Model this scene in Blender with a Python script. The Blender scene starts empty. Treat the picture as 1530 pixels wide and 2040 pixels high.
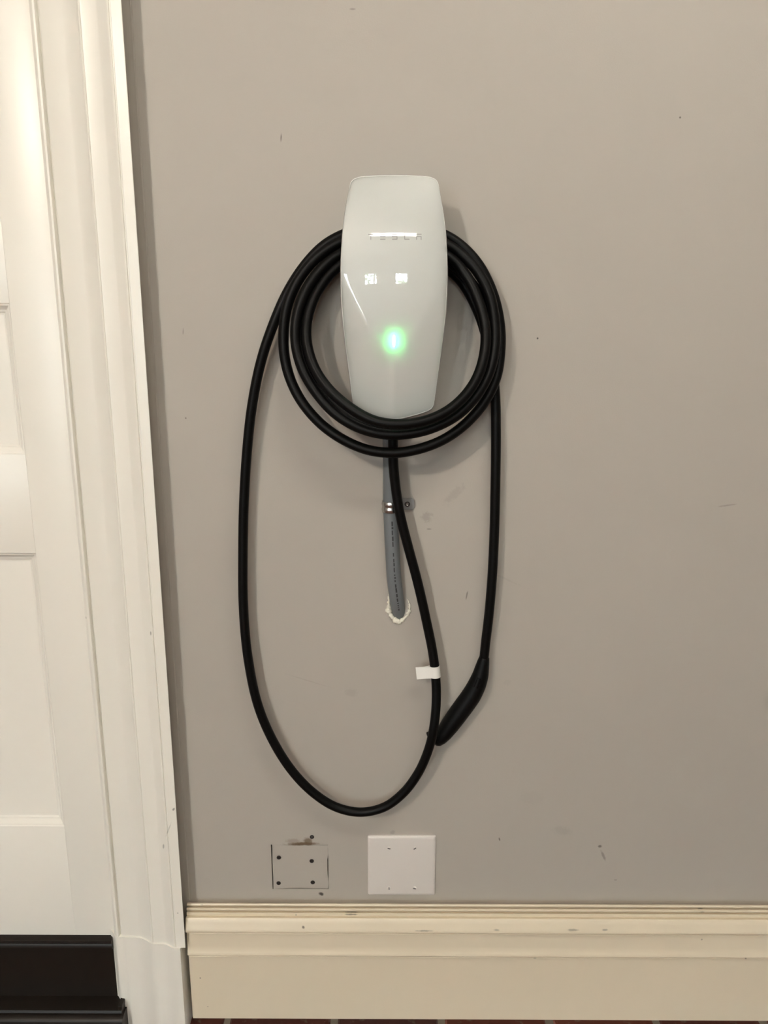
import bpy, bmesh, math, random
from mathutils import Vector, Matrix
random.seed(7)

# ------------------------------------------------------------------ camera, world, exposure
SC = bpy.context.scene
COL = SC.collection
FPX = 1532.0                      # focal length in pixels of the 1530 x 2040 frame
PITCH, YAW = math.radians(12.9), math.radians(0.3)
CAM = Vector((-0.010, -1.25, 1.280))
cam = bpy.data.cameras.new('camera')
cam.sensor_fit = 'VERTICAL'; cam.sensor_height = 24.0
cam.lens = FPX / 2040.0 * 24.0
cam.clip_start = 0.02
camo = bpy.data.objects.new('camera', cam); COL.objects.link(camo)
camo.location = CAM
camo.rotation_euler = (math.radians(90) - PITCH, 0, YAW)
SC.camera = camo
RM = camo.rotation_euler.to_matrix()

world = bpy.data.worlds.new('world'); SC.world = world
world.use_nodes = True
bg = world.node_tree.nodes['Background']
bg.inputs[0].default_value = (0.86, 0.97, 1.0, 1)
bg.inputs[1].default_value = 17.0

SC.view_settings.view_transform = 'Standard'
SC.view_settings.look = 'None'
SC.view_settings.gamma = 1.0
SC.view_settings.use_curve_mapping = False
SC.view_settings.exposure = 1.54

BULB = 175.0      # radiance of the ceiling bulb
TUBE = 16.5       # radiance of the shop-light tubes

def P(px, py, h):
    """the place at height h in front of the back wall (plane Y = 0) that the lens sees at pixel px, py"""
    d = RM @ Vector(((px - 765.0) / FPX, (1020.0 - py) / FPX, -1.0))
    t = (-h - CAM.y) / d.y
    return CAM + d * t

# ------------------------------------------------------------------ materials
def mat(name, col, rough=0.5, spec=0.5, metal=0.0, coat=0.0, coat_rough=0.03, bump=None, var=None, emit=None):
    m = bpy.data.materials.new(name); m.use_nodes = True
    nt = m.node_tree; b = nt.nodes['Principled BSDF']
    b.inputs['Base Color'].default_value = (*col, 1)
    b.inputs['Roughness'].default_value = rough
    b.inputs['Specular IOR Level'].default_value = spec
    b.inputs['Metallic'].default_value = metal
    b.inputs['Coat Weight'].default_value = coat
    b.inputs['Coat Roughness'].default_value = coat_rough
    tc = nt.nodes.new('ShaderNodeTexCoord')
    if var:      # (scale, amount): soft mottling of the colour
        n = nt.nodes.new('ShaderNodeTexNoise'); n.inputs['Scale'].default_value = var[0]; n.inputs['Detail'].default_value = 5
        nt.links.new(tc.outputs['Object'], n.inputs['Vector'])
        mx = nt.nodes.new('ShaderNodeMix'); mx.data_type = 'RGBA'
        mx.inputs[6].default_value = (*[c * (1 - var[1]) for c in col], 1)
        mx.inputs[7].default_value = (*[min(1, c * (1 + var[1])) for c in col], 1)
        nt.links.new(n.outputs[0], mx.inputs[0]); nt.links.new(mx.outputs[2], b.inputs['Base Color'])
    if bump:     # (scale, strength, distance)
        n = nt.nodes.new('ShaderNodeTexNoise'); n.inputs['Scale'].default_value = bump[0]; n.inputs['Detail'].default_value = 3
        nt.links.new(tc.outputs['Object'], n.inputs['Vector'])
        bp = nt.nodes.new('ShaderNodeBump'); bp.inputs['Strength'].default_value = bump[1]; bp.inputs['Distance'].default_value = bump[2]
        nt.links.new(n.outputs[0], bp.inputs['Height']); nt.links.new(bp.outputs[0], b.inputs['Normal'])
    if emit:
        b.inputs['Emission Color'].default_value = (*emit[0], 1); b.inputs['Emission Strength'].default_value = emit[1]
    return m

def add_spots(m, spots):
    """stains with a shape of their own: (centre, half length x, half length z, turn, colour, strength, raggedness)"""
    nt = m.node_tree; b = nt.nodes['Principled BSDF']
    src = b.inputs['Base Color'].links[0].from_socket if b.inputs['Base Color'].links else None
    geo = nt.nodes.new('ShaderNodeNewGeometry')
    noi = nt.nodes.new('ShaderNodeTexNoise'); noi.inputs['Scale'].default_value = 160; noi.inputs['Detail'].default_value = 4
    nt.links.new(geo.outputs['Position'], noi.inputs['Vector'])
    cur = src
    for (c, ax, az, turn, colr, stren, rag) in spots:
        mp = nt.nodes.new('ShaderNodeMapping'); mp.vector_type = 'TEXTURE'
        mp.inputs['Location'].default_value = c
        mp.inputs['Rotation'].default_value = (0, turn, 0)
        mp.inputs['Scale'].default_value = (ax, 1.0, az)
        nt.links.new(geo.outputs['Position'], mp.inputs['Vector'])
        ln = nt.nodes.new('ShaderNodeVectorMath'); ln.operation = 'LENGTH'
        fl = nt.nodes.new('ShaderNodeVectorMath'); fl.operation = 'MULTIPLY'; fl.inputs[1].default_value = (1, 0, 1)
        nt.links.new(mp.outputs[0], fl.inputs[0]); nt.links.new(fl.outputs[0], ln.inputs[0])
        ad = nt.nodes.new('ShaderNodeMath'); ad.operation = 'MULTIPLY_ADD'; ad.inputs[1].default_value = rag; 
        nt.links.new(noi.outputs[0], ad.inputs[0]); nt.links.new(ln.outputs['Value'], ad.inputs[2])
        mr = nt.nodes.new('ShaderNodeMapRange'); mr.interpolation_type = 'SMOOTHSTEP'
        mr.inputs['From Min'].default_value = 0.35 + rag * 0.5; mr.inputs['From Max'].default_value = 1.0 + rag * 0.5
        mr.inputs['To Min'].default_value = stren; mr.inputs['To Max'].default_value = 0.0
        nt.links.new(ad.outputs[0], mr.inputs['Value'])
        mx = nt.nodes.new('ShaderNodeMix'); mx.data_type = 'RGBA'
        nt.links.new(mr.outputs[0], mx.inputs[0])
        if cur: nt.links.new(cur, mx.inputs[6])
        else: mx.inputs[6].default_value = b.inputs['Base Color'].default_value
        mx.inputs[7].default_value = (*colr, 1)
        cur = mx.outputs[2]
    nt.links.new(cur, b.inputs['Base Color'])

GREY = (0.085, 0.075, 0.068); BROWN = (0.11, 0.065, 0.03)
M = {}
M['wall'] = mat('wall_paint', (0.412, 0.382, 0.340), 0.55, 0.35, bump=(420, 0.10, 0.0012), var=(3.0, 0.025))
def spot(px, py, rx, rz, turn=0, col=GREY, s=0.7, rag=0.8, h=0.0, k=0.00082):
    return (tuple(P(px, py, h)), rx * k, rz * k, math.radians(turn), col, s, rag)
add_spots(M['wall'], [
    spot(603, 1681, 46, 6, -1, BROWN, 0.9, 0.8), spot(613, 1676, 14, 12, 0, (0.13, 0.09, 0.05), 0.8, 0.9),
    spot(584, 1676, 22, 9, 0, (0.20, 0.15, 0.10), 0.4, 1.1), spot(640, 1781, 8, 6, 20, (0.03, 0.025, 0.02), 0.9, 0.6),
    spot(1195, 1686, 6, 4.5, 0, GREY, 0.75), spot(1202, 1705, 4, 18, -25, GREY, 0.45), spot(995, 1672, 2.2, 6, -15, GREY, 0.75),
    spot(930, 1186, 2.2, 12, 10, GREY, 0.6), spot(1071, 674, 2.5, 2.5, 0, (0.03, 0.03, 0.03), 0.9, 0.3), spot(1355, 234, 2.6, 2.4, 0, GREY, 0.8, 0.3),
    spot(560, 274, 2, 9, 5, GREY, 0.6), spot(703, 18, 7, 2.2, 0, GREY, 0.4), spot(370, 833, 2.3, 2.3, 0, GREY, 0.7, 0.3), spot(365, 660, 1.8, 8, 5, GREY, 0.35),
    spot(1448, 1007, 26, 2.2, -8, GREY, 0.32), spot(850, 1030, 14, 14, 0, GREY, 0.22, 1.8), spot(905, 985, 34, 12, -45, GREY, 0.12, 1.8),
    spot(855, 1054, 7, 1.8, 0, GREY, 0.45), spot(1226, 1753, 5, 2, 0, GREY, 0.4), spot(1120, 1655, 30, 14, 10, GREY, 0.10, 1.2),
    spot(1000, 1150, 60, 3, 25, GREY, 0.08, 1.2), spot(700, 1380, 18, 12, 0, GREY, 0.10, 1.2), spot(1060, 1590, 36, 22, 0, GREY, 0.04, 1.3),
    spot(782, 1658, 8, 6, -40, GREY, 0.22, 1.0), spot(1010, 1360, 12, 8, 0, GREY, 0.05, 1.2), spot(610, 1355, 60, 2.0, 18, GREY, 0.10, 1.2),
])
M['trim'] = mat('trim_paint', (0.82, 0.795, 0.725), 0.33, 0.5, bump=(60, 0.025, 0.002), var=(5, 0.02))
add_spots(M['trim'], [
    spot(300, 1262, 2.2, 6, 5, GREY, 0.6, 0.6, .043), spot(171, 1231, 1.8, 4, 0, GREY, 0.6, 0.6, .015), spot(346, 1612, 3, 5, 30, GREY, 0.7, 0.6, .043),
    spot(324, 1690, 3, 9, 10, GREY, 0.5, 0.6, .043), spot(336, 1652, 2, 22, 22, GREY, 0.28, 1, .043), spot(222, 1852, 3, 6, 15, GREY, 0.8, 0.8, .012),
    spot(354, 1819, 2.5, 2.5, 0, GREY, 0.5, 0.4, .043), spot(216, 1792, 2, 3, 0, GREY, 0.5, 0.5, .005),
])
M['base'] = mat('baseboard_paint', (0.725, 0.635, 0.490), 0.34, 0.5, bump=(70, 0.05, 0.002), var=(6, 0.02))
add_spots(M['base'], [
    spot(700, 1821, 22, 2.8, 0, GREY, 0.7, 0.9, .022), spot(604, 1848, 4.5, 4, 20, (0.10, 0.075, 0.05), 0.85, 0.4, .036), spot(1399, 1818, 8, 3.5, 0, GREY, 0.75, 0.5, .022),
    spot(845, 1856, 26, 2.5, 0, GREY, 0.5, 1.0, .039), spot(990, 1855, 10, 3, 0, GREY, 0.45, 1.0, .039), spot(1143, 1855, 16, 3, 0, GREY, 0.5, 1.0, .039),
    spot(1206, 1855, 8, 2.5, 0, GREY, 0.5, 1.0, .039), spot(1396, 1868, 3, 3, 0, GREY, 0.5, 0.5, .026), spot(400, 1945, 2.5, 2.5, 0, GREY, 0.8, 0.3, .023),
    spot(590, 1822, 3, 2.5, 0, GREY, 0.5, 0.5, .022), spot(1065, 1906, 5, 2, 0, GREY, 0.4, 0.5, .024), spot(1484, 1907, 3, 2.2, 10, GREY, 0.6, 0.5, .024),
    spot(415, 2002, 2, 2, 0, GREY, 0.5, 0.3, .023), spot(402, 1803, 5, 2, 0, GREY, 0.4, 0.5, .018),
])
M['door'] = mat('door_paint', (0.84, 0.815, 0.745), 0.31, 0.5, bump=(34, 0.10, 0.003), var=(5, 0.02))
M['dark'] = mat('dark_stain', (0.010, 0.007, 0.005), 0.42, 0.3, bump=(90, 0.15, 0.001), var=(40, 0.35))
M['void'] = mat('wall_cavity_shade', (0.02, 0.016, 0.013), 0.9, 0.1)
M['glass'] = mat('white_back_painted_glass', (0.575, 0.595, 0.57), 0.35, 0.5, coat=1.0, coat_rough=0.005)
g_ = M['glass'].node_tree.nodes['Principled BSDF']; g_.subsurface_method = 'BURLEY'; g_.inputs['Subsurface Weight'].default_value = 0.75; g_.inputs['Subsurface Radius'].default_value = (1, 1, 1); g_.inputs['Subsurface Scale'].default_value = 0.036
M['edge'] = mat('pale_glass_edge', (0.86, 0.87, 0.84), 0.25, coat=1.0)  # edge band paler than the glass front
M['rim'] = mat('grey_rim_plastic', (0.33, 0.32, 0.31), 0.4)
M['housing'] = mat('grey_housing_plastic', (0.20, 0.20, 0.20), 0.5)
M['logo'] = mat('logo_silver', (0.30, 0.30, 0.30), 0.35, 0.5)
M['led'] = mat('green_status_light', (0.1, 0.6, 0.25), 0.4, emit=((0.045, 1.0, 0.24), 17.0))
M['cable'] = mat('black_cable_rubber', (0.0016, 0.0015, 0.0014), 0.45, 0.15, bump=(900, 0.08, 0.0005))
M['handle'] = mat('black_handle_plastic', (0.002, 0.002, 0.002), 0.46, 0.16)
M['label'] = mat('white_label_film', (0.80, 0.79, 0.75), 0.35)
M['pvc'] = mat('grey_pvc', (0.155, 0.170, 0.180), 0.42, 0.4, var=(30, 0.06))
M['ink_slot'] = mat('ink_and_slot_shade', (0.035, 0.035, 0.038), 0.6)
M['zinc'] = mat('galvanised_steel', (0.58, 0.58, 0.57), 0.27, metal=1.0, bump=(120, 0.1, 0.001))
M['ear'] = mat('dull_zinc', (0.225, 0.222, 0.218), 0.42, metal=0.3, bump=(200, 0.2, 0.001))
M['screw'] = mat('dark_screw_steel', (0.022, 0.018, 0.017), 0.5, metal=0.3)
M['caulk'] = mat('white_caulk', (0.80, 0.77, 0.66), 0.55, bump=(260, 0.6, 0.002))
M['plate'] = mat('white_plate_plastic', (0.66, 0.62, 0.585), 0.38, bump=(300, 0.05, 0.0008))
M['ceil'] = mat('ceiling_paint', (0.55, 0.535, 0.50), 0.7)
M['side'] = mat('side_wall_paint', (0.26, 0.235, 0.21), 0.6, 0.3)
M['gdoor'] = mat('garage_door_paint', (0.28, 0.265, 0.24), 0.5)
M['fixture'] = mat('fixture_white_metal', (0.7, 0.7, 0.7), 0.4)
M['tube'] = mat('lit_tube', (0.8, 0.8, 0.8), 0.5, emit=((1.0, 0.95, 0.84), TUBE))
M['bulb'] = mat('lit_globe', (0.8, 0.8, 0.8), 0.5, emit=((1.0, 0.88, 0.76), BULB))
M['drive'] = mat('concrete', (0.42, 0.40, 0.37), 0.8)
M['bark'] = mat('bark', (0.10, 0.07, 0.05), 0.9)
M['leaf'] = mat('leaf', (0.10, 0.20, 0.05), 0.6)
M['mortar'] = mat('mortar', (0.30, 0.25, 0.19), 0.9, 0.2, bump=(200, 0.5, 0.003), var=(60, 0.2))
def pane_mat():
    m = bpy.data.materials.new('window_glass'); m.use_nodes = True
    nt = m.node_tree; nt.nodes.clear()
    o = nt.nodes.new('ShaderNodeOutputMaterial'); t = nt.nodes.new('ShaderNodeBsdfTransparent'); g = nt.nodes.new('ShaderNodeBsdfGlossy')
    g.inputs['Roughness'].default_value = 0.02
    x = nt.nodes.new('ShaderNodeMixShader'); x.inputs[0].default_value = 0.06
    nt.links.new(t.outputs[0], x.inputs[1]); nt.links.new(g.outputs[0], x.inputs[2]); nt.links.new(x.outputs[0], o.inputs[0])
    return m
M['pane'] = pane_mat()
def brick_mat():
    m = mat('red_brick', (0.10, 0.03, 0.02), 0.85, 0.2, bump=(150, 0.6, 0.004))
    nt = m.node_tree; b = nt.nodes['Principled BSDF']
    oi = nt.nodes.new('ShaderNodeObjectInfo'); rp = nt.nodes.new('ShaderNodeValToRGB')
    rp.color_ramp.elements[0].color = (0.105, 0.030, 0.018, 1); rp.color_ramp.elements[1].color = (0.19, 0.052, 0.027, 1)
    e = rp.color_ramp.elements.new(0.5); e.color = (0.085, 0.034, 0.026, 1)
    nt.links.new(oi.outputs['Random'], rp.inputs[0])
    tc = nt.nodes.new('ShaderNodeTexCoord'); n = nt.nodes.new('ShaderNodeTexNoise'); n.inputs['Scale'].default_value = 45; n.inputs['Detail'].default_value = 6
    nt.links.new(tc.outputs['Object'], n.inputs['Vector'])
    r2 = nt.nodes.new('ShaderNodeValToRGB'); r2.color_ramp.elements[0].position = 0.60; r2.color_ramp.elements[1].position = 0.72
    r2.color_ramp.elements[0].color = (0, 0, 0, 1); r2.color_ramp.elements[1].color = (0.55, 0.55, 0.55, 1)
    nt.links.new(n.outputs[0], r2.inputs[0])
    mx = nt.nodes.new('ShaderNodeMix'); mx.data_type = 'RGBA'; mx.inputs[7].default_value = (0.22, 0.17, 0.12, 1)
    nt.links.new(r2.outputs[0], mx.inputs[0]); nt.links.new(rp.outputs[0], mx.inputs[6]); nt.links.new(mx.outputs[2], b.inputs['Base Color'])
    return m
M['brick'] = brick_mat()
nt_ = M['mortar'].node_tree; bk = nt_.nodes.new('ShaderNodeTexBrick'); tcx = nt_.nodes.new('ShaderNodeTexCoord')
for nm, v in (('Scale', 1.0), ('Brick Width', 0.20), ('Row Height', 0.104), ('Mortar Size', 0.006)): bk.inputs[nm].default_value = v
bk.inputs['Color1'].default_value = (0.21, 0.066, 0.038, 1); bk.inputs['Color2'].default_value = (0.13, 0.045, 0.030, 1)
pb_ = nt_.nodes['Principled BSDF']; old = pb_.inputs['Base Color'].links[0].from_socket
nt_.links.new(tcx.outputs['Object'], bk.inputs['Vector']); nt_.links.new(old, bk.inputs['Mortar']); M['floor'] = M['mortar'].copy()
nf = M['floor'].node_tree; nf.links.new([n for n in nf.nodes if n.type == 'TEX_BRICK'][0].outputs[0], nf.nodes['Principled BSDF'].inputs['Base Color'])

# ------------------------------------------------------------------ mesh helpers
def link(name, me, m, parent=None):
    o = bpy.data.objects.new(name, me); COL.objects.link(o)
    if m is not None and not me.materials: me.materials.append(M[m])
    if parent is not None: o.parent = parent
    return o
def obj(name, bm, m, parent=None, smooth=None):
    bmesh.ops.recalc_face_normals(bm, faces=bm.faces)
    me = bpy.data.meshes.new(name); bm.to_mesh(me); bm.free()
    if smooth is not None:
        me.shade_smooth(); me.set_sharp_from_angle(angle=math.radians(smooth))
    return link(name, me, m, parent)
def box(bm, x0, x1, y0, y1, z0, z1):
    v = [bm.verts.new(p) for p in ((x0,y0,z0),(x1,y0,z0),(x1,y1,z0),(x0,y1,z0),(x0,y0,z1),(x1,y0,z1),(x1,y1,z1),(x0,y1,z1))]
    for f in ((0,3,2,1),(4,5,6,7),(0,1,5,4),(1,2,6,5),(2,3,7,6),(3,0,4,7)): bm.faces.new([v[i] for i in f])
def bbox(x0, x1, y0, y1, z0, z1, bev=0.0, seg=2):
    bm = bmesh.new(); box(bm, x0, x1, y0, y1, z0, z1)
    if bev: bmesh.ops.bevel(bm, geom=bm.edges[:], offset=bev, segments=seg, profile=0.6, affect='EDGES')
    return bm
def extrude_profile(pts, fn0, fn1):
    """closed outline swept between two ends; fn maps an outline point to a place"""
    bm = bmesh.new()
    a = [bm.verts.new(fn0(p)) for p in pts]; b = [bm.verts.new(fn1(p)) for p in pts]
    n = len(pts)
    for i in range(n): bm.faces.new((a[i], a[(i+1) % n], b[(i+1) % n], b[i]))
    bm.faces.new(a); bm.faces.new(b[::-1])
    return bm
def catmull(pts, step=0.006):
    pts = [Vector(p) for p in pts]; out = []
    for i in range(len(pts) - 1):
        p1, p2 = pts[i], pts[i+1]
        p0 = pts[i-1] if i else p1 * 2 - p2
        p3 = pts[i+2] if i + 2 < len(pts) else p2 * 2 - p1
        d = lambda a, b: max((b - a).length, 1e-5) ** 0.5
        t0 = 0; t1 = d(p0, p1); t2 = t1 + d(p1, p2); t3 = t2 + d(p2, p3)
        n = max(2, int((p2 - p1).length / step))
        for k in range(n):
            t = t1 + (t2 - t1) * k / n
            A1 = p0*((t1-t)/(t1-t0)) + p1*((t-t0)/(t1-t0)); A2 = p1*((t2-t)/(t2-t1)) + p2*((t-t1)/(t2-t1)); A3 = p2*((t3-t)/(t3-t2)) + p3*((t-t2)/(t3-t2))
            B1 = A1*((t2-t)/(t2-t0)) + A2*((t-t0)/(t2-t0)); B2 = A2*((t3-t)/(t3-t1)) + A3*((t-t1)/(t3-t1))
            out.append(B1*((t2-t)/(t2-t1)) + B2*((t-t1)/(t2-t1)))
    out.append(pts[-1].copy())
    return out
def frames(path):
    res = []; up = None
    for i, p in enumerate(path):
        t = (path[min(i+1, len(path)-1)] - path[max(i-1, 0)]).normalized()
        if up is None:
            up = Vector((0, -1, 0)); up = (up - t * up.dot(t)).normalized()
        else:
            up = (up - t * up.dot(t)).normalized()
        res.append((p, t, up, t.cross(up)))
    return res
def sweep(path, ra, rb=None, seg=16, cap=True):
    """tube along a path; ra, rb: half sizes (numbers or functions of the ring index) along the frame's two axes"""
    bm = bmesh.new(); rings = []
    fr = frames(path)
    f = lambda r, i: r(i) if callable(r) else r
    for i, (p, t, u, s) in enumerate(fr):
        a = f(ra, i); b = f(rb, i) if rb is not None else a
        rings.append([bm.verts.new(p + u * (a * math.cos(2*math.pi*k/seg)) + s * (b * math.sin(2*math.pi*k/seg))) for k in range(seg)])
    for i in range(len(rings) - 1):
        for k in range(seg): bm.faces.new((rings[i][k], rings[i][(k+1) % seg], rings[i+1][(k+1) % seg], rings[i+1][k]))
    if cap: bm.faces.new(rings[0][::-1]); bm.faces.new(rings[-1])
    return bm
def lathe(prof, centre, seg=24, axis='Y'):
    """(radius, height) rows turned about an axis that points out of the wall (towards -Y)"""
    bm = bmesh.new(); rings = []
    for r, h in prof:
        if r < 1e-6: rings.append([bm.verts.new(centre + Vector((0, -h, 0)))])
        else: rings.append([bm.verts.new(centre + Vector((r*math.cos(2*math.pi*k/seg), -h, r*math.sin(2*math.pi*k/seg)))) for k in range(seg)])
    for a, b in zip(rings, rings[1:]):
        for k in range(seg):
            va = [a[k % len(a)], a[(k+1) % len(a)]]; vb = [b[(k+1) % len(b)], b[k % len(b)]]
            vs = []
            for v in va + vb:
                if v not in vs: vs.append(v)
            if len(vs) >= 3: bm.faces.new(vs)
    return bm
def tag(o, label=None, cat=None, group=None, kind=None):
    if label: o['label'] = label
    if cat: o['category'] = cat
    if group: o['group'] = group
    if kind: o['kind'] = kind
    return o
def empty(name, loc):
    o = bpy.data.objects.new(name, None); COL.objects.link(o); o.location = loc; o.empty_display_size = 0.05
    return o
def put(o, parent):
    """parent a mesh made in world space to a thing without moving it"""
    o.parent = parent; o.matrix_parent_inverse = Matrix.Translation(parent.location).inverted()
    return o

# ------------------------------------------------------------------ the room
XL, XR, YB, ZC = -4.2, 2.9, -6.0, 2.75
BEAD_X = P(149, 1000, 0.014).x                 # inner edge of the door casing
CASE_X = P(309.5, 1000, 0.043).x               # outer edge of the door casing
DOOR_R, DOOR_L = BEAD_X + 0.004, BEAD_X - 0.86
DOOR_Z = P(150, 1870, 0.004).z                 # underside of the door
hx0, hx1 = P(541, 1720, 0).x, P(654, 1720, 0).x   # cut-out closed by the drywall patch
hz0, hz1 = P(600, 1771, 0).z, P(600, 1683, 0).z
bm = bmesh.new()
T = 0.12
x0 = DOOR_R + 0.01
box(bm, x0, hx0, 0, T, -.023, ZC); box(bm, hx1, XR, 0, T, -.023, ZC)
box(bm, hx0, hx1, 0, T, -.023, hz0); box(bm, hx0, hx1, 0, T, hz1, ZC)
box(bm, DOOR_L - 0.01, x0, 0, T, DOOR_Z + 2.05, ZC); box(bm, XL, DOOR_L - 0.01, 0, T, 0, ZC)
wall_back = tag(obj('wall_back', bm, 'wall'), 'warm grey painted wall carrying the charger', kind='structure')
cavity = put(obj('cavity_backing', bbox(hx0 - .01, hx1 + .01, 0.016, 0.03, hz0 - .01, hz1 + .01), 'void'), wall_back)  # near-black sheet, the shade of the hollow is in its colour
tag(obj('wall_left', bbox(XL - .1, XL, YB, T, 0, ZC), 'side'), 'grey side wall left of the door', kind='structure')
tag(obj('wall_right', bbox(XR, XR + .1, YB, T, 0, ZC), 'side'), 'grey side wall right of the charger', kind='structure')
tag(obj('ceiling', bbox(XL - .1, XR + .1, YB - .1, T, ZC, ZC + .1), 'ceil'), 'white garage ceiling', kind='structure')

# floor: mortar bed with every nearby brick laid on it
FLOOR = -0.024
floor = tag(obj('floor', bbox(XL - .1, XR + .1, -1.456, T, -0.12, FLOOR - 0.004), 'mortar'), 'red brick paver floor with pale mortar joints', kind='structure')
put(obj('far_paving', bbox(XL - .1, XR + .1, YB - .1, -1.457, -0.12, FLOOR), 'floor'), floor)
bx0, bx1 = P(664, 2032, 0.03).x, P(1318, 2032, 0.03).x
pitch = (bx1 - bx0) / 3.0
BL, BW, J = pitch - 0.013, 0.092, 0.012
bmb = bbox(-BL/2, BL/2, -BW/2, BW/2, -0.03, 0.0, 0.004, 1)
brick_me = bpy.data.meshes.new('brick'); bmesh.ops.recalc_face_normals(bmb, faces=bmb.faces); bmb.to_mesh(brick_me); bmb.free()
brick_me.materials.append(M['brick'])
for r in range(14):
    off = 0.5 * (r % 2)
    for c in range(-8, 9):
        b = link('brick', brick_me, None, floor)
        b.location = (bx0 + (c + 0.5 + off) * pitch + random.uniform(-.0015, .0015), 0.004 - BW/2 - r * (BW + J), FLOOR + random.uniform(-.0015, .0005))
        b.rotation_euler = (random.uniform(-.006, .006), random.uniform(-.004, .004), random.uniform(-.006, .006))

# garage door behind the camera with its row of window lights
WINS = ((-3.35, .54, 1.72, 2.14), (-2.20, .30, 0.04, 2.14), (-0.95, .54, 1.72, 2.14), (0.35, .54, 1.72, 2.14))     # centre, width, sill, head; tall one added for its streak on the glass
bm = bmesh.new(); xprev = XL
for w, WW, z0, z1 in WINS:
    box(bm, xprev, w - WW/2, YB - .06, YB, FLOOR, ZC); xprev = w + WW/2
    box(bm, w - WW/2, w + WW/2, YB - .06, YB, FLOOR, z0); box(bm, w - WW/2, w + WW/2, YB - .06, YB, z1, ZC)
box(bm, xprev, XR, YB - .06, YB, FLOOR, ZC)
tag(obj('wall_front', bm, 'gdoor'), 'painted garage front wall with small windows', kind='structure')
for i, (w, WW, WZ0, WZ1) in enumerate(WINS):
    bm = bmesh.new(); fw = 0.022
    box(bm, w-WW/2, w+WW/2, YB-.05, YB+.012, WZ0, WZ0+fw); box(bm, w-WW/2, w+WW/2, YB-.05, YB+.012, WZ1-fw, WZ1)
    box(bm, w-WW/2, w-WW/2+fw, YB-.05, YB+.012, WZ0, WZ1); box(bm, w+WW/2-fw, w+WW/2, YB-.05, YB+.012, WZ0, WZ1)
    wo = tag(obj('window_%d' % (i+1), bm, 'fixture'), 'small window in the garage front wall', kind='structure')
    put(obj('pane', bbox(w-WW/2+fw, w+WW/2-fw, YB-.03, YB-.026, WZ0+fw, WZ1-fw), 'pane'), wo)
    ld = bpy.data.lights.new('window_portal', 'AREA'); ld.shape = 'RECTANGLE'; ld.size = WW; ld.size_y = WZ1 - WZ0; ld.cycles.is_portal = True
    lo = bpy.data.objects.new('window_portal', ld); COL.objects.link(lo); lo.location = (w, YB - .065, (WZ0+WZ1)/2); lo.rotation_euler = (math.radians(90), 0, 0)
# the drive and the trees that the windows look out on
tag(obj('ground', bbox(XL - 4, XR + 4, YB - 9, YB - .1, -0.3, -0.12), 'drive'), 'pale concrete drive outside the garage', kind='structure')
def tree(x, y, lab, seed):
    r = random.Random(seed); t = empty('garden_tree', (x, y, -.12)); tag(t, lab, 'tree', 'trees outside the garage')
    put(obj('trunk', sweep([Vector((x, y, -.12)), Vector((x + .03, y, .6)), Vector((x - .02, y + .03, 1.4)), Vector((x + .02, y, 2.6))], lambda i: .09 - .018 * i, seg=10), 'bark', smooth=60), t)
    bm = bmesh.new()
    for _ in range(26):
        c = Vector((x + r.uniform(-.62, .62), y + r.gauss(0, .3), r.uniform(1.2, 4.0)))
        for _ in range(30):
            q = c + Vector((r.uniform(-.3, .3), r.uniform(-.3, .3), r.gauss(0, .14)))
            a = Vector((r.uniform(-1, 1), r.uniform(-1, 1), r.uniform(-1, 1))).normalized(); b_ = a.orthogonal().normalized()
            l, w = r.uniform(.05, .09), r.uniform(.025, .045)
            bm.faces.new([bm.verts.new(q - a * l), bm.verts.new(q + b_ * w), bm.verts.new(q + a * l), bm.verts.new(q - b_ * w)])
    put(obj('foliage', bm, 'leaf'), t)
tree(-4.75, -9.0, 'leafy tree outside the leftmost garage window', 1)
tree(-1.15, -8.6, 'leafy tree outside the middle garage windows', 2)
tree(0.95, -8.8, 'leafy tree outside the rightmost garage window', 3)

# the lamps of the garage, one of them an added fill
def globe_light(x, y, lab):
    t = empty('ceiling_light', (x, y, ZC)); tag(t, lab, 'light')
    c = Vector((x, y, ZC))
    seg = 28
    def turn(name, prof, m):
        bm = bmesh.new(); rings = []
        for r, z in prof: rings.append([bm.verts.new(c + Vector((r*math.cos(2*math.pi*k/seg), r*math.sin(2*math.pi*k/seg), z))) for k in range(seg)])
        for a, b in zip(rings, rings[1:]):
            for k in range(seg): bm.faces.new((a[k], a[(k+1)%seg], b[(k+1)%seg], b[k]))
        bm.faces.new(rings[0]); bm.faces.new(rings[-1])
        put(obj(name, bm, m, smooth=40), t)
    turn('canopy', [(.075, 0), (.075, -.02), (.05, -.035)], 'fixture')
    turn('globe', [(.04, -.036)] + [(.085*math.sin(a), -.115 - .085*-math.cos(a) * -1) for a in [math.radians(d) for d in range(30, 176, 12)]], 'bulb')
globe_light(-1.45, -3.0, 'round glowing ceiling light left of the charger')
def shop_light(x, y, L, lab):
    t = empty('shop_light', (x, y, ZC)); tag(t, lab, 'light')
    put(obj('fixture_body', bbox(x-L/2-.02, x+L/2+.02, y-.075, y+.075, ZC-.045, ZC, .006), 'fixture'), t)
    for dy in (-.052, .052):
        put(obj('tube', sweep([Vector((x-L/2, y+dy, ZC-.062)), Vector((x, y+dy, ZC-.062)), Vector((x+L/2, y+dy, ZC-.062))], .015, seg=14), 'tube', smooth=40), t)
shop_light(0.0, -3.5, 1.2, 'twin tube shop light on the ceiling behind the camera')
shop_light(0.62, -1.30, 1.2, 'added twin tube fill light on the ceiling right of the charger')  # added lamp, brightens the upper right of the wall

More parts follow.
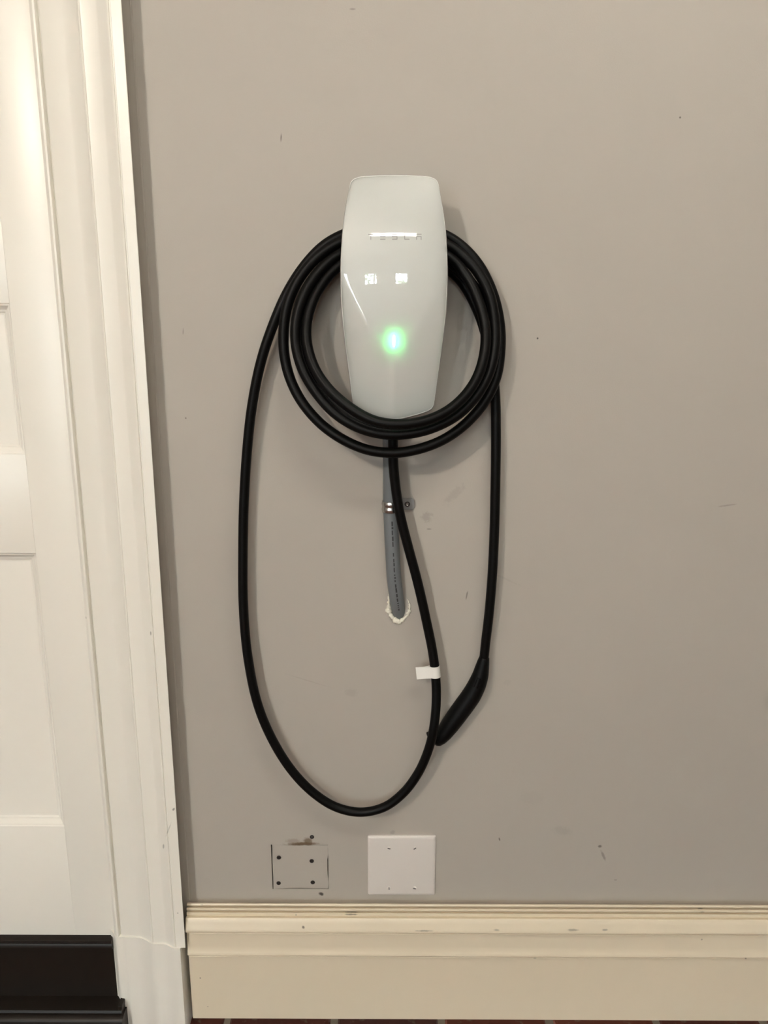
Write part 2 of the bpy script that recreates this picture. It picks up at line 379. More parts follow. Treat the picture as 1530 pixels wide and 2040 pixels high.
# ------------------------------------------------------------------ door, casing, step
def Dx(px, py): return P(px, py, 0.0).x
def Dz(py): return P(60, py, 0.0).z
door = empty('door_1', (DOOR_R, 0.0, DOOR_Z)); tag(door, 'white painted panel door beside the charger', kind='structure')
zt = DOOR_Z + 2.03
px1 = Dx(72, 1110)                                  # right side of the panel openings
px0 = px1 - 0.285
qx1 = px0 - 0.085; qx0 = qx1 - 0.285
zs = [(Dz(1646), Dz(1102)), (Dz(905), Dz(604)), (Dz(604) + 0.13, zt - 0.12)]
FY, BY = 0.0, 0.040                                  # door faces
def piece(name, x0, x1, z0, z1): put(obj(name, bbox(x0, x1, FY, BY, z0, z1, 0.0007, 2), 'door', smooth=40), door)
piece('stile', px1, DOOR_R - .003, DOOR_Z + .003, zt); piece('stile', DOOR_L + .003, qx0, DOOR_Z + .003, zt)
zprev = DOOR_Z + .003
for z0, z1 in zs + [(zt, None)]:
    piece('rail', qx0, px1, zprev, z0); zprev = z1
for z0, z1 in zs: piece('mullion', qx1, px0, z0, z1)
for xa, xb in ((px0, px1), (qx0, qx1)):
    for z0, z1 in zs:
        put(obj('panel', bbox(xa, xb, 0.013, 0.028, z0, z1), 'door'), door)
        prof = [(0, 0), (0.0015, 0.0016), (0.0035, 0.0022), (0.0055, 0.0050), (0.0080, 0.0078), (0.0110, 0.0096), (0.0125, 0.0100), (0.0145, 0.0122), (0.0175, 0.0130), (0.0175, 0.015), (0, 0.015)]
        bm = bmesh.new(); loops = []
        for (a, d) in prof:
            loops.append([bm.verts.new(p) for p in ((xa+a, d, z0+a), (xb-a, d, z0+a), (xb-a, d, z1-a), (xa+a, d, z1-a))])
        for i in range(len(loops)):
            A, B = loops[i], loops[(i+1) % len(loops)]
            for k in range(4): bm.faces.new((A[k], A[(k+1)%4], B[(k+1)%4], B[k]))
        put(obj('panel_moulding', bm, 'door', smooth=30), door)

def px_profile(rows, y):
    return [(P(px, y, h).x, h) for px, h in rows]
CP = [(149, -.004), (149, .012), (151, .0155), (154, .0175), (157.5, .0172), (160.5, .0145), (162.5, .0105), (164, .0100), (165, .0135), (167, .0150), (204, .0155),
      (209, .0165), (216, .0195), (223, .0235), (229, .0275), (231.5, .0295), (232.5, .0318), (235, .0325), (237, .0310), (264, .0315),
      (267, .0325), (272, .0350), (277, .0385), (281, .0415), (283.5, .0435), (286, .0438), (287.3, .0418), (288.6, .0418), (290, .0432), (308.6, .0432), (309.5, .0424), (309.5, -.0)]
prof = px_profile(CP, 1000)
JZ = P(357, 1888, 0.043).z                         # joint between casing and plinth
CZT = DOOR_Z + 2.05 + 0.1
casing = tag(obj('trim_1', extrude_profile(prof, lambda p: (p[0], -p[1], JZ), lambda p: (p[0], -p[1], CZT), ), 'trim', smooth=35),
             'white stepped door casing between door and charger wall', kind='structure')
bp_top = P(400, 1800, .01).z
# plinth of the casing: same steps, softened and a little larger
xi, xo = prof[0][0], prof[-1][0]
def soften(pp):
    out = []
    for k in range(61):
        x = xi + (xo - xi) * k / 60
        hs = []
        for d in range(-3, 4):
            xx = min(max(x + d * .0022, xi + .0005), xo - .0005)
            best = None
            for (xa, ha), (xb, hb) in zip(pp, pp[1:]):
                if xb > xa and xa <= xx <= xb: best = ha + (hb - ha) * (xx - xa) / (xb - xa)
            hs.append(best if best is not None else 0.014)
        out.append((x, sum(hs) / 7 + 0.0042))
    return out
sp = soften(prof)
sp = [(xi - .004, -.004), (xi - .004, sp[0][1] - .002)] + sp + [(xo + .0040, sp[-1][1]), (xo + .0040, -.0)]
plinth = put(obj('plinth', extrude_profile(sp, lambda p: (p[0], -p[1], FLOOR), lambda p: (p[0], -p[1] + .001, JZ), ), 'trim', smooth=35), casing)
cb = [(CASE_X - .0005, -.001), (CASE_X - .0005, .0016), (CASE_X + .0006, .0010), (CASE_X + .0015, .0003), (CASE_X + .0015, -.001)]
put(obj('caulk_bead', extrude_profile(cb, lambda p: (p[0], -p[1], bp_top), lambda p: (p[0], -p[1], CZT)), 'wall', smooth=60), casing)
# top casing and far casing so the doorway is whole
tag(obj('trim_2', bbox(DOOR_L - .11, BEAD_X, -.03, 0, DOOR_Z + 2.05, CZT, .003), 'trim'), 'white head casing above the door', kind='structure')
tag(obj('trim_3', bbox(DOOR_L - .11, DOOR_L - .002, -.03, 0, 0, DOOR_Z + 2.05, .003), 'trim'), 'white casing on the far side of the door', kind='structure')

# dark step board under the door
step = empty('door_step', ((DOOR_L + DOOR_R) / 2, 0, 0)); tag(step, 'dark stained wooden step board under the white door', 'step')
sx0, sx1 = DOOR_L, P(226, 1930, 0.008).x + 0.002
zr = P(150, 1873, 0.008).z
put(obj('riser', bbox(sx0, sx1, -.006, .04, FLOOR, zr - .012, .001), 'dark'), step)
z1 = P(150, 1872, 0.012).z; z2 = P(150, 1884, 0.012).z; z3 = P(150, 1892, .010).z
put(obj('threshold_strip', extrude_profile([(.04, z1), (-.006, z1), (-.0115, z1 - .004), (-.012, z1 - .008), (-.0085, z2 + .001), (-.0105, z2 - .002), (-.0105, z3 + .002), (-.006, z3), (.04, z3)],
    lambda p: (sx0, p[0], p[1]), lambda p: (sx1, p[0], p[1])), 'dark', smooth=40), step)
ze = P(150, 2015, .040).z
lx1 = P(242, 2012, .038).x
put(obj('shoe_moulding', extrude_profile([(-.0, ze + .001), (-.030, ze + .0015), (-.038, ze), (-.040, ze - .004), (-.038, ze - .008), (-.030, ze - .010), (-.0, ze - .010)],
    lambda p: (sx0, p[0], p[1]), lambda p: (lx1, p[0], p[1])), 'dark', smooth=40), step)
put(obj('end_block', bbox(P(233, 2000, .036).x, lx1 + .0005, -.036, -.002, ze - .002, ze + .009, .002), 'dark'), step)
put(obj('floor_moulding', extrude_profile([(-.0, ze - .0105), (-.034, ze - .0105), (-.044, ze - .014), (-.047, ze - .019), (-.046, FLOOR), (-.0, FLOOR)],
    lambda p: (sx0, p[0], p[1]), lambda p: (lx1 + .003, p[0], p[1])), 'dark', smooth=40), step)

# baseboard
BP = [(1799, .000), (1799, .013), (1801, .0165), (1804, .0180), (1806, .0172), (1806.8, .0125), (1808.3, .0125), (1809, .0195), (1811, .0215), (1814, .0220), (1816.0, .0175), (1817.5, .0175), (1818.5, .0225),
      (1822, .0230), (1825.5, .0225), (1826.5, .0245), (1829, .0285), (1833, .0310), (1840, .0330), (1848, .0352), (1853, .0370), (1856, .0378)]
bp = [(h, P(640, y, h).z) for y, h in BP]
zb = bp[-1][1]
bp += [(.0380, zb - .0018), (.0374, zb - .0034), (.0350, zb - .0046), (.0310, zb - .0052), (.0305, zb - .0074), (.0262, zb - .0076), (.0262, zb - .0106), (.0298, zb - .0110), (.0305, zb - .0118)]  # slot added below the nose to make its shadow line dark
zf = P(640, 1903, .0345).z
bp += [(.0305, zf + .016), (.0312, zf + .009), (.0330, zf + .0035), (.0345, zf), (.0345, zf - .0014), (.0335, zf - .0028), (.0280, zf - .0036), (.0276, zf - .0054), (.0232, zf - .0056), (.0232, zf - .0092), (.0270, zf - .0096), (.0276, zf - .0104), (.0272, zf - .02), (.0268, 0.0), (.0, 0.0)]  # second added slot, darkens the shadow line under the lower nose
tag(obj('baseboard_back', extrude_profile(bp, lambda p: (CASE_X, -p[0], p[1]), lambda p: (XR, -p[0], p[1])), 'base', smooth=35), 'cream moulded baseboard along the foot of the grey wall', kind='structure')

# ------------------------------------------------------------------ wall charger
Z_PEAK = P(785, 566, 0.105).z
Z_LED = P(785, 680, 0.10).z
H_PEAK, R_V, R_H = 0.106, 0.57, 0.50
def smooth01(t):
    t = min(1, max(0, t)); return t * t * (3 - 2 * t)
Z_APEX = P(785, 728, 0.095).z
def face_h(x, z):
    d = z - Z_PEAK
    h = H_PEAK - d * d / (2 * (R_V if d > 0 else 0.85)) - x * x / (2 * R_H)
    t = Z_APEX + 1.65 * (math.sqrt(x * x + 2.5e-6) - .0016) - z      # below the two folds that meet under the light
    w = 0.0042
    h -= 0.115 * w * math.log1p(math.exp(min(40, t / w)))
    return h
def F(px, py):
    """place on the glass front seen at a pixel"""
    h = 0.1
    for _ in range(6):
        p = P(px, py, h); h = face_h(p.x - X0, p.z)
    return P(px, py, h)
X0 = 0.0
X0 = P(785, 560, 0.1).x
half = [(348, 0), (348.3, 25), (349, 45), (350, 62), (352, 73), (355, 80.5), (359, 85.5), (366, 88.8), (378, 91), (394, 93.8), (412, 97), (430, 99.8), (448, 102), (470, 103.9), (495, 105.3), (520, 106.2), (545, 106.5), (577, 106),
        (600, 105), (624, 103.4), (643, 101.5), (670, 98.6), (699, 94.9), (725, 91.2), (750, 87.6), (775, 84.3), (798, 81.0), (808, 79), (814, 75.5), (818.5, 69.5), (822, 61), (827, 45), (831, 30), (834.5, 14), (835.5, 0)]
right = [F(785 + w, y) for y, w in half]
right = [Vector((max(0, p.x - X0), 0, p.z)) for p in right]; right[0].x = right[-1].x = 0
fine = catmull([(p.x, 0, p.z) for p in right], 0.0035)
fine[0].x = 0; fine[-1].x = 0
outline = [(p.x, p.z) for p in fine] + [(-p.x, p.z) for p in fine[-2:0:-1]]
CZ = Z_LED + 0.04
def ringset(bm, rows):
    """rows: functions (outline point) -> place; joined ring by ring"""
    rings = [[bm.verts.new(fn(p)) for p in outline] for fn in rows]
    n = len(outline)
    for a, b in zip(rings, rings[1:]):
        for k in range(n): bm.faces.new((a[k], a[(k+1)%n], b[(k+1)%n], b[k]))
    return rings
def scaled(p, s): return p[0] * s, CZ + (p[1] - CZ) * s
def off(p, d):
    l = math.hypot(p[0], p[1] - CZ); s = 1 + d / l
    return p[0] * s, CZ + (p[1] - CZ) * s
def face_row(s):
    def fn(p):
        x, z = scaled(p, s); return Vector((X0 + x, -face_h(x, z), z))
    return fn
def edge_row(d, drop):
    def fn(p):
        x, z = off(p, d); return Vector((X0 + x, -(face_h(x, z) - drop), z))
    return fn
charger = empty('wall_charger', (X0, 0, right[-1].z)); tag(charger, 'white glass electric car wall charger with green light and coiled black cable', 'charger')
bm = bmesh.new()
K = 44
rows = [face_row(0.985 * k / K) for k in range(1, K + 1)] + [edge_row(-.0021, .0), edge_row(-.0017, .0003), edge_row(-.0017, .0050)]
rings = ringset(bm, rows)
c = bm.verts.new((X0, -face_h(0, CZ), CZ)); n = len(outline)
for k in range(n): bm.faces.new((c, rings[0][(k+1)%n], rings[0][k]))
back = [bm.verts.new(edge_row(-.004, .0050)(p)) for p in outline]
for k in range(n): bm.faces.new((rings[-1][k], rings[-1][(k+1)%n], back[(k+1)%n], back[k]))
bm.faces.new(back)
glass = put(obj('glass_front', bm, 'glass', smooth=50), charger)
bm = bmesh.new()
ringset(bm, [edge_row(-.0017, .0050), edge_row(-.0017, .0002), edge_row(-.0011, -.0001), edge_row(-.0004, .0005), edge_row(0, .0018), edge_row(0, .0055), edge_row(-.0017, .0055)])
put(obj('glass_edge', bm, 'edge', smooth=60), charger)
bm = bmesh.new()
rings = ringset(bm, [edge_row(-.006, .0058), edge_row(.0004, .0058), edge_row(.0013, .0066), edge_row(.0013, .010), edge_row(-.004, .014)])
put(obj('rim', bm, 'rim', smooth=40), charger)
bm = bmesh.new()
def body(s, hfix):
    def fn(p):
        x, z = scaled(p, s)
        return Vector((X0 + x, -(face_h(*scaled(p, .9)) - .014 if hfix is None else hfix), z))
    return fn
rings = ringset(bm, [body(.93, None), body(.86, None), body(.74, .06), body(.72, .04), body(.74, .02), body(.84, .006), body(.86, .0)])
bm.faces.new(rings[-1]); bm.faces.new(rings[0])
put(obj('housing', bm, 'housing', smooth=40), charger)

# letters of the mark on the glass
def stroke_strip(bm, x0, x1, z0, z1, lift=.0003):
    nx, nz = max(1, int(abs(x1-x0)/.0015)), max(1, int(abs(z1-z0)/.0015))
    g = [[bm.verts.new((X0 + x0 + (x1-x0)*i/nx, -face_h(x0 + (x1-x0)*i/nx, z0 + (z1-z0)*j/nz) - lift, z0 + (z1-z0)*j/nz)) for i in range(nx+1)] for j in range(nz+1)]
    for j in range(nz):
        for i in range(nx): bm.faces.new((g[j][i], g[j][i+1], g[j+1][i+1], g[j+1][i]))
letters = {'T': [(0, .80, 1, 1), (.42, 0, .58, .66)], 'E': [(0, .84, 1, 1), (0, .42, 1, .58), (0, 0, 1, .16)],
           'S': [(0, .84, 1, 1), (0, .42, 1, .58), (0, 0, 1, .16), (0, .58, .15, .84), (.85, .16, 1, .42)],
           'L': [(0, 0, .15, 1), (.15, 0, 1, .16)], 'A': [(0, .84, 1, 1), (0, 0, .16, .60), (.84, 0, 1, .60), (.16, .46, .84, .60)]}
zl0, zl1 = F(785, 477.5).z, F(785, 465.5).z
for ch, pxl in (('T', 733.5), ('E', 757.3), ('S', 781.2), ('L', 805.3), ('A', 829.2)):
    xa = F(pxl, 471).x - X0; xb = F(pxl + 10.6, 471).x - X0
    bm = bmesh.new()
    for (u0, v0, u1, v1) in letters[ch]:
        stroke_strip(bm, xa + (xb-xa)*u0, xa + (xb-xa)*u1, zl0 + (zl1-zl0)*v0, zl0 + (zl1-zl0)*v1)
    lo = obj('letter', bm, 'logo'); lo.parent = glass; lo['label'] = 'silver printed letter %s' % ch
# status light: a thin lit bar standing a little proud of the glass
za, zb_ = F(785, 691).z, F(785, 667.5).z
path = [Vector((X0, -face_h(0, za + (zb_-za)*k/12) - .0006, za + (zb_-za)*k/12)) for k in range(13)]
led = obj('status_light', sweep(path, lambda i: .0030 * math.sin(math.pi * (i + .6) / 13.2) ** .35, lambda i: .0023 * math.sin(math.pi * (i + .6) / 13.2) ** .35, seg=12), 'led', smooth=50)
led.parent = glass; led['label'] = 'lit green status bar'

# the cable: one long run from the charger's foot, down round the big loop, three turns over the charger, then to the handle
CR = 0.0080
CB = [(783, 822, .050), (783, 850, .046), (783, 890, .042), (784, 930, .040), (788, 970, .038), (797, 1025, .036), (812, 1085, .035), (832, 1160, .033), (849, 1235, .031), (862, 1300, .032), (868, 1350, .035), (869, 1400, .040),
      (864, 1450, .045), (854, 1492, .043), (833, 1540, .039), (803, 1580, .036), (765, 1608, .034), (718, 1618, .032), (670, 1608, .030), (625, 1580, .029), (583, 1537, .028), (545, 1478, .028), (514, 1405, .028), (494, 1310, .027), (485, 1210, .025), (484, 1100, .024), (486, 1000, .024), (492, 900, .025),
      (502, 810, .027), (520, 720, .029), (545, 645, .031), (574, 580, .031), (608, 528, .030), (646, 489, .028), (690, 465, .026), (740, 452, .025), (790, 449, .025), (845, 455, .026), (900, 476, .028), (948, 520, .030), (980, 580, .032), (995, 640, .034), (997, 695, .038), (989, 750, .044),
      (967, 798, .052), (932, 840, .060), (890, 872, .068), (840, 893, .074), (785, 902, .076), (732, 896, .074), (684, 876, .070), (640, 845, .064), (603, 803, .058), (579, 757, .052), (567, 710, .048), (565, 660, .045), (572, 610, .043), (592, 562, .041), (625, 519, .038), (668, 487, .035), (720, 470, .032), (785, 464, .031), (850, 471, .033), (902, 494, .037),
      (946, 534, .043), (973, 582, .050), (985, 635, .056), (986, 690, .062), (975, 741, .068), (950, 787, .075), (912, 826, .083), (866, 851, .090), (815, 864, .094), (765, 865, .095), (715, 852, .093), (668, 824, .088), (630, 782, .080), (604, 738, .072), (590, 690, .065), (590, 640, .060), (604, 590, .054), (632, 545, .047), (672, 509, .041), (725, 488, .036), (785, 482, .034), (845, 490, .036), (896, 513, .042),
      (931, 553, .050), (955, 605, .060), (967, 655, .068), (965, 705, .076), (951, 751, .085), (924, 791, .094), (886, 822, .102), (840, 840, .107), (788, 845, .109), (742, 837, .106), (697, 812, .100), (653, 773, .091), (626, 732, .080), (612, 687, .070), (611, 645, .062), (624, 597, .052), (654, 550, .042), (698, 514, .036), (750, 497, .030), (810, 496, .030), (868, 508, .033), (915, 538, .036), (950, 580, .038), (971, 630, .040),
      (977, 675, .042), (972, 720, .046), (953, 768, .053), (920, 808, .060), (878, 836, .067), (830, 851, .072), (785, 855, .074), (738, 850, .073), (694, 829, .070), (648, 791, .064), (620, 750, .058), (603, 703, .050), (600, 650, .044), (612, 600, .037), (640, 552, .030), (690, 515, .022), (750, 503, .018), (810, 505, .016), (865, 520, .015), (915, 556, .015),
      (950, 615, .016), (971, 680, .017), (982, 740, .018), (987, 800, .020), (988, 870, .022), (987, 960, .024), (985, 1050, .024), (981, 1140, .024), (974, 1225, .023), (968, 1275, .022), (964, 1312, .0215), (962, 1325, .0215)]
cpath = catmull([P(*c) for c in CB], 0.005)
cable = put(obj('cable', sweep(cpath, CR, seg=16), 'cable', smooth=60), charger)

# white flag tag on the cable
bm = bmesh.new()
i0 = min(range(len(cpath)), key=lambda i: (cpath[i] - P(866, 1340, .034)).length)
fr = frames(cpath)[i0]
p, t, u, s = fr
if s.x > 0: s = -s                              # s points to the left of the picture
t2 = t if t.z > 0 else -t
hh = 0.0098
sec = []
for k in range(0, 25):
    a = math.radians(-180 + k * 15 - 8)
    sec.append((math.cos(a) * (CR + .0007), math.sin(a) * (CR + .0007)))
outer = [(math.cos(math.radians(a)) * (CR + .0008), math.sin(math.radians(a)) * (CR + .0008)) for a in range(-150, 151, 12)]
# cross-section in (left, out) axes: flag at the left, band round the cable
fl = [(.0325, .0022), (.020, .0030), (.0125, .0042)] + [(-math.cos(math.radians(a)) * -(CR + .0008), math.sin(math.radians(a)) * (CR + .0008)) for a in range(38, 323, 12)] + [(.0125, -.0010), (.020, .0014), (.0325, .0012)]
va, vb = [], []
for (l, o) in fl:
    base = p + s * l + u * o
    skew = t2 * (-.0008 * (l > .01) * (l / .03))
    va.append(bm.verts.new(base + t2 * hh + t2 * (.0012 * max(0, l) / .03))); vb.append(bm.verts.new(base - t2 * hh + skew))
nn = len(fl)
for k in range(nn): bm.faces.new((va[k], va[(k+1)%nn], vb[(k+1)%nn], vb[k]))
bm.faces.new(va); bm.faces.new(vb)
flag = obj('cable_tag', bm, 'label', smooth=40); flag.parent = cable; flag['label'] = 'white wrap-around label flag'

# connector handle
HC = [(965, 1309, .0215, 9.6, 9.6), (964.9, 1309.6, .0215, 10.8, 10.8), (963, 1318, .0215, 12.9, 12.5), (960, 1332, .0215, 15.5, 15), (957, 1345, .0215, 17.6, 17), (950, 1364, .0215, 19.8, 19), (939, 1385, .0215, 21.3, 21), (925, 1405, .0215, 21.6, 22), (909, 1427, .0215, 21.2, 22),
      (896, 1445, .0215, 20.2, 21.5), (885, 1460, .0215, 18.2, 20), (877, 1471, .0215, 15.0, 17), (871, 1479, .0215, 10.5, 12), (868, 1483, .0215, 4.5, 5)]
raw = [P(a, b, h) for a, b, h, _, _ in HC]
hp = catmull(raw, 0.003)
def wid(col):
    keys = []; acc = 0
    for i, r in enumerate(raw):
        if i: acc += (raw[i] - raw[i-1]).length
        keys.append((acc, HC[i][col] * 0.00080))
    al = [0]
    for i in range(1, len(hp)): al.append(al[-1] + (hp[i] - hp[i-1]).length)
    sc = keys[-1][0] / al[-1]
    def fn(i):
        d = al[i] * sc
        for (a, va), (b, vb) in zip(keys, keys[1:]):
            if d <= b + 1e-9: return va + (vb - va) * (d - a) / max(b - a, 1e-9)
        return keys[-1][1]
    return fn
handle = put(obj('connector_handle', sweep(hp, wid(4), wid(3), seg=24), 'handle', smooth=60), charger)
nz = [P(884, 1452, .019), P(872, 1457, .018), P(860, 1461, .017), P(851, 1463.5, .016)]
no = obj('plug_nose', sweep(nz, lambda i: (.009, .009, .0055, .0042)[i], seg=16), 'handle', smooth=60); no.parent = handle; no['label'] = 'black plug nose behind the cable'; no.matrix_parent_inverse = Matrix.Identity(4)
bt = obj('release_button', sweep(catmull([P(955, 1352, .0352), P(952, 1361, .0362), P(948, 1370, .0372)], .002), .002, .004, seg=12), 'handle', smooth=60); bt.parent = handle

# ------------------------------------------------------------------ conduit, strap, caulk
CN = [(778, 824, .030), (778, 870, .024), (778, 930, .0155), (778, 1000, .0135), (779.5, 1050, .0135), (782, 1100, .0135), (785, 1150, .0125), (789, 1185, .0085), (792.5, 1208, .001), (795, 1224, -.012), (797, 1236, -.030)]
kp = catmull([P(*c) for c in CN], .006)
KR = 0.0122
conduit = tag(obj('conduit', sweep(kp, KR, seg=24), 'pvc', smooth=60), 'grey plastic conduit running from the charger down into the wall', 'conduit')
# printed line along the conduit
bm = bmesh.new()
kf = frames(kp)
total = len(kp)
i = 0; d = 0; prev = None
run = 0.0
rnd = random.Random(3)
seglen = [0]
for a, b in zip(kp, kp[1:]): seglen.append(seglen[-1] + (b - a).length)
def at_len(L):
    for k in range(1, len(kp)):
        if seglen[k] >= L:
            f = (L - seglen[k-1]) / (seglen[k] - seglen[k-1])
            return [kf[k-1][j].lerp(kf[k][j], f) for j in range(4)]
    return list(kf[-1])
zstart, zend = P(778, 1026, .02).z, P(792, 1212, .01).z
L = 0
while L < seglen[-1]:
    p_, t_, u_, s_ = at_len(L)
    w = rnd.choice((.0018, .0026, .0035, .006, .008))
    if zend < p_.z < zstart and rnd.random() > .12:
        right_ = s_ if s_.x > 0 else -s_
        ang0, ang1 = math.radians(2), math.radians(2 + rnd.uniform(9, 14))
        g = []
        for LL in (L, L + w):
            p2, t_2, u2, s2 = at_len(LL); r2 = s2 if s2.x > 0 else -s2
            g.append([p2 + (u2 * math.cos(a) + r2 * math.sin(a)) * (KR + .00015) for a in (ang0, (ang0+ang1)/2, ang1)])
        vs = [[bm.verts.new(q) for q in row] for row in g]
        for k in range(2): bm.faces.new((vs[0][k], vs[0][k+1], vs[1][k+1], vs[1][k]))
    L += w + rnd.choice((.0009, .0014, .0022, .004))
o = obj('printed_line', bm, 'ink_slot'); o.parent = conduit; o['label'] = 'faded black print along the conduit'

# caulk ring where the conduit goes into the wall
UP = [(775, 1184, 1.2), (774.5, 1195, 2.0), (774, 1206, 2.6), (774.5, 1215, 4.2), (777, 1223, 5.2), (782, 1230, 5.6), (788, 1235, 5.4), (795, 1239, 4.6), (802, 1235, 3.0), (808, 1230, 2.6), (813, 1223, 3.2), (815, 1213, 2.4), (815, 1205, 1.6), (812, 1194, 1.0)]
up_ = catmull([P(a, b, .0008) for a, b, _ in UP], .0016)
rr = random.Random(11)
wv = []
for q in range(len(up_)):
    f = q / (len(up_) - 1) * (len(UP) - 1); a = int(f); b = min(a + 1, len(UP) - 1)
    wv.append((UP[a][2] + (UP[b][2] - UP[a][2]) * (f - a)) * .0008 * rr.uniform(.6, 1.55))
o = obj('caulk_ring', sweep([q + Vector((rr.uniform(-.0010, .0010), 0, rr.uniform(-.0010, .0010))) for q in up_], lambda i: min(wv[i] * .8, .0035), lambda i: wv[i], seg=10), 'caulk', smooth=60); o.parent = conduit
o['label'] = 'ragged white caulk round the conduit end'

# one-hole strap
SP = P(778, 1012, .0135)
strap = empty('conduit_strap', (SP.x, 0, SP.z)); tag(strap, 'galvanised one-hole strap clamping the grey conduit to the wall', 'strap')
zA, zB = P(778, 1001, .026).z, P(778, 1023, .026).z
rowsz = 15
bm = bmesh.new(); grid = []
tilt = 0.0
for j in range(rowsz):
    f = j / (rowsz - 1); z = zA + (zB - zA) * f
    rib = .0010 * (0.5 - 0.5 * math.cos(f * 2 * math.pi * 2)) if 0 < f < 1 else 0
    r = KR + .0007 + rib
    row = []
    for k in range(29):
        a = math.radians(-205 + k * 230 / 28 )        # from the left side round the front to the right
        row.append(bm.verts.new((SP.x + r * math.cos(a + math.pi) * -1, -.0135 + r * math.sin(a) , z)))
    grid.append(row)
for j in range(rowsz - 1):
    for k in range(28): bm.faces.new((grid[j][k], grid[j][k+1], grid[j+1][k+1], grid[j+1][k]))
bo = obj('band', bm, 'zinc', smooth=60)
md = bo.modifiers.new('thickness', 'SOLIDIFY'); md.thickness = 0.0009; md.offset = 1
put(bo, strap)
# ear with its screw
ex0, ex1 = SP.x + KR - .001, P(825.5, 1004, .003).x
ez0, ez1 = P(812, 1015.5, .003).z, P(812, 992.5, .003).z
bm = bmesh.new()
rc = .0055; ol = [(ex0, ez0), (ex1 - rc, ez0)]
for k in range(1, 7): a = math.radians(-90 + 15*k); ol.append((ex1 - rc + rc*math.cos(a), ez0 + rc + rc*math.sin(a)))
for k in range(0, 7): a = math.radians(15*k); ol.append((ex1 - rc + rc*math.cos(a), ez1 - rc + rc*math.sin(a)))
ol.append((ex0, ez1))
fr_ = [bm.verts.new((x, -.0040, z)) for x, z in ol]; bk_ = [bm.verts.new((x, -.0004, z)) for x, z in ol]
bm.faces.new(fr_); bm.faces.new(bk_[::-1])
for k in range(len(ol)): bm.faces.new((fr_[k], fr_[(k+1)%len(ol)], bk_[(k+1)%len(ol)], bk_[k]))
bmesh.ops.bevel(bm, geom=[e for e in bm.edges if all(abs(v.co.y + .0040) < 1e-6 for v in e.verts)], offset=.0007, segments=2, affect='EDGES')
put(obj('ear', bm, 'ear', smooth=40), strap)
sc_ = P(811.5, 1004, .003)
put(obj('screw', lathe([(0, .0002), (.0012, .0002), (.0016, .0009), (.0024, .0012), (.0030, .0004), (.0046, .00035), (.0047, -.0005)], Vector((sc_.x, -.0040, sc_.z)), 20), 'zinc', smooth=40), strap)
put(obj('screw_hole_ring', lathe([(.0030, .00045), (.0044, .00045)], Vector((sc_.x, -.0040, sc_.z)), 20), 'screw'), strap)  # flat dark ring, the shade of the screw hole put into its colour

# ------------------------------------------------------------------ blank wall plate
pa, pb = P(733, 1784, .006), P(868.5, 1667, .006)
plate = empty('blank_wall_plate', ((pa.x + pb.x) / 2, 0, pa.z)); tag(plate, 'white blank two-gang cover plate on the wall above the baseboard', 'wall plate')
bm = bmesh.new()
lv = [(0, .0), (0, .0030), (.0010, .0046), (.0028, .0058), (.006, .0062)]
loops = []
for d, h in lv:
    xa, xb, z0, z1 = pa.x + d, pb.x - d, pa.z + d, pb.z - d; rc = max(.0005, .003 - d * .4); L_ = []
    for cx, cz, a0 in ((xb-rc, z0+rc, -90), (xb-rc, z1-rc, 0), (xa+rc, z1-rc, 90), (xa+rc, z0+rc, 180)):
        for k in range(5): a = math.radians(a0 + 22.5*k); L_.append(bm.verts.new((cx + rc*math.cos(a), -h, cz + rc*math.sin(a))))
    loops.append(L_)
for A, B in zip(loops, loops[1:]):
    for k in range(20): bm.faces.new((A[k], A[(k+1)%20], B[(k+1)%20], B[k]))
bm.faces.new(loops[-1]); bm.faces.new(loops[0])
put(obj('plate', bm, 'plate', smooth=30), plate)
for (px, py, turn) in ((775, 1690, 15), (826.5, 1690, -35), (775, 1769.5, 88), (826, 1769.5, 20)):
    cpt = P(px, py, .0065); q = Vector((cpt.x, -.0062, cpt.z))
    so = put(obj('screw', lathe([(.0036, -.0008), (.0036, .0002), (.0030, .0008), (.0015, .0011), (0, .0012)], q, 20), 'plate', smooth=50), plate)
    bm = bmesh.new(); box(bm, -.0026, .0026, -.00145, -.0006, -.0007, .0007)
    bmesh.ops.rotate(bm, verts=bm.verts, cent=(0, 0, 0), matrix=Matrix.Rotation(math.radians(turn), 3, 'Y')); bmesh.ops.translate(bm, verts=bm.verts, vec=q)
    sl = obj('slot', bm, 'ink_slot'); sl.parent = so; sl.matrix_parent_inverse = so.matrix_parent_inverse.copy() @ Matrix.Identity(4)  # dark bar in place of a cut slot, its shade in the colour
    sl.matrix_parent_inverse = Matrix.Identity(4)

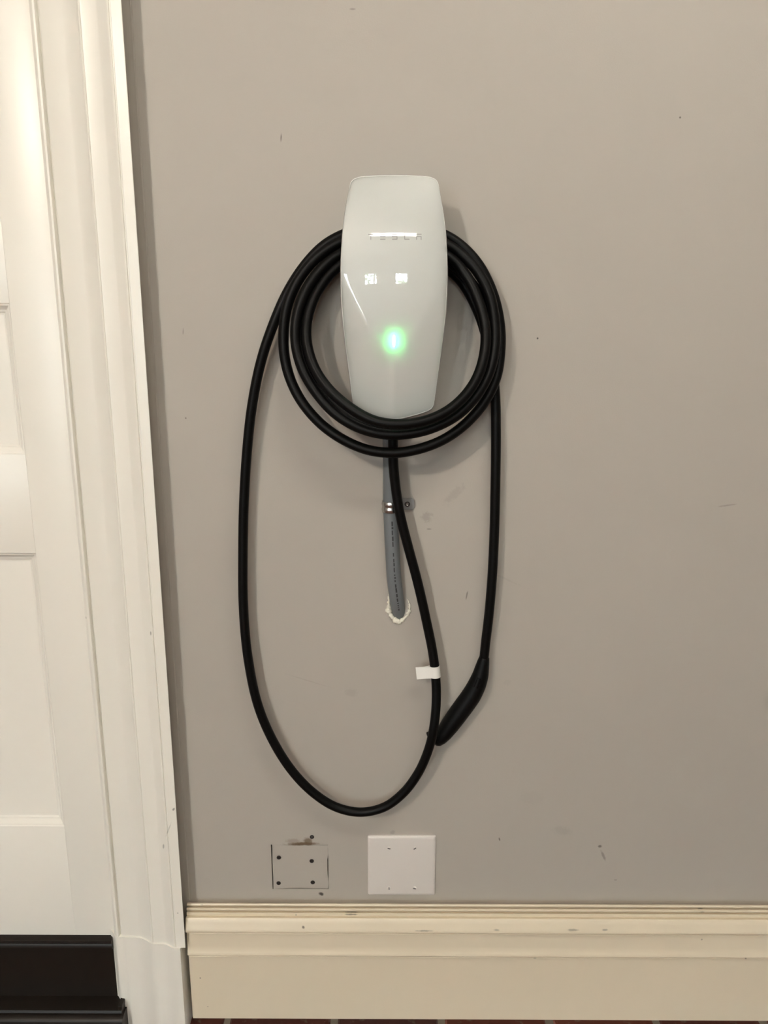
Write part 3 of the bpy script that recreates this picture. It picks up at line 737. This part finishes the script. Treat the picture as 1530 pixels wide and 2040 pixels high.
# ------------------------------------------------------------------ drywall patch left of the plate
patch = empty('drywall_patch', ((hx0 + hx1) / 2, 0, hz0)); tag(patch, 'grey drywall patch with cracked outline and dark screws beside the white plate', 'wall patch')
def edge(n, a, b, gaps):
    return [(a[0] + (b[0]-a[0])*k/n, a[1] + (b[1]-a[1])*k/n, gaps[k % len(gaps)]) for k in range(n)]
mm = .001
ol = []
W, H = hx1 - hx0, hz1 - hz0
for k in range(12):     # bottom, left to right
    g = (.0, .0, .9, 1.6, 1.9, 2.1, 2.2, 2.0, 1.9, 1.7, 1.8, 1.6)[k]; ol.append((hx0 + W*k/12 + (2.1*mm if k == 0 else 0), hz0 + g*mm))
for k in range(12):     # right, upwards
    g = (1.2, .4, .2, 1.0, 1.7, 1.9, 1.8, 2.0, 1.6, .5, .3, .3)[k]; ol.append((hx1 - g*mm, hz0 + H*k/12 + (1.6*mm if k == 0 else 0)))
for k in range(12):     # top, right to left
    g = (.7, .9, .6, .9, 1.3, .8, 1.2, .9, .7, .8, .6, .5)[k]; ol.append((hx1 - W*k/12, hz1 - g*mm))
for k in range(12):     # left, downwards
    g = (2.2, 2.4, 2.3, 2.0, 1.8, 1.9, 2.0, 1.9, 2.1, 2.2, 2.0, 2.1)[k]; ol.append((hx0 + g*mm, hz1 - H*k/12))
bm = bmesh.new()
a_ = [bm.verts.new((x, 0.0002, z)) for x, z in ol]; b_ = [bm.verts.new((x, .0125, z)) for x, z in ol]
bm.faces.new(a_); bm.faces.new(b_[::-1])
for k in range(len(ol)): bm.faces.new((a_[k], a_[(k+1)%len(ol)], b_[(k+1)%len(ol)], b_[k]))
put(obj('patch_board', bm, 'wall'), patch)
def dry_screw(px, py, owner):
    c = P(px, py, 0); q = Vector((c.x, 0, c.z))
    so = obj('screw', lathe([(.0042, -.0002), (.0038, .0004), (.0030, .0006), (.0010, .0001), (0, -.0002)], q, 16), 'screw', smooth=50)
    put(so, owner); return so
for px, py in ((555.5, 1708.5), (621, 1715.5), (555, 1759.5), (623, 1758)): dry_screw(px, py, patch)
so = dry_screw(621.5, 1667.5, wall_back); so['label'] = 'dark screw in the wall above the patch'
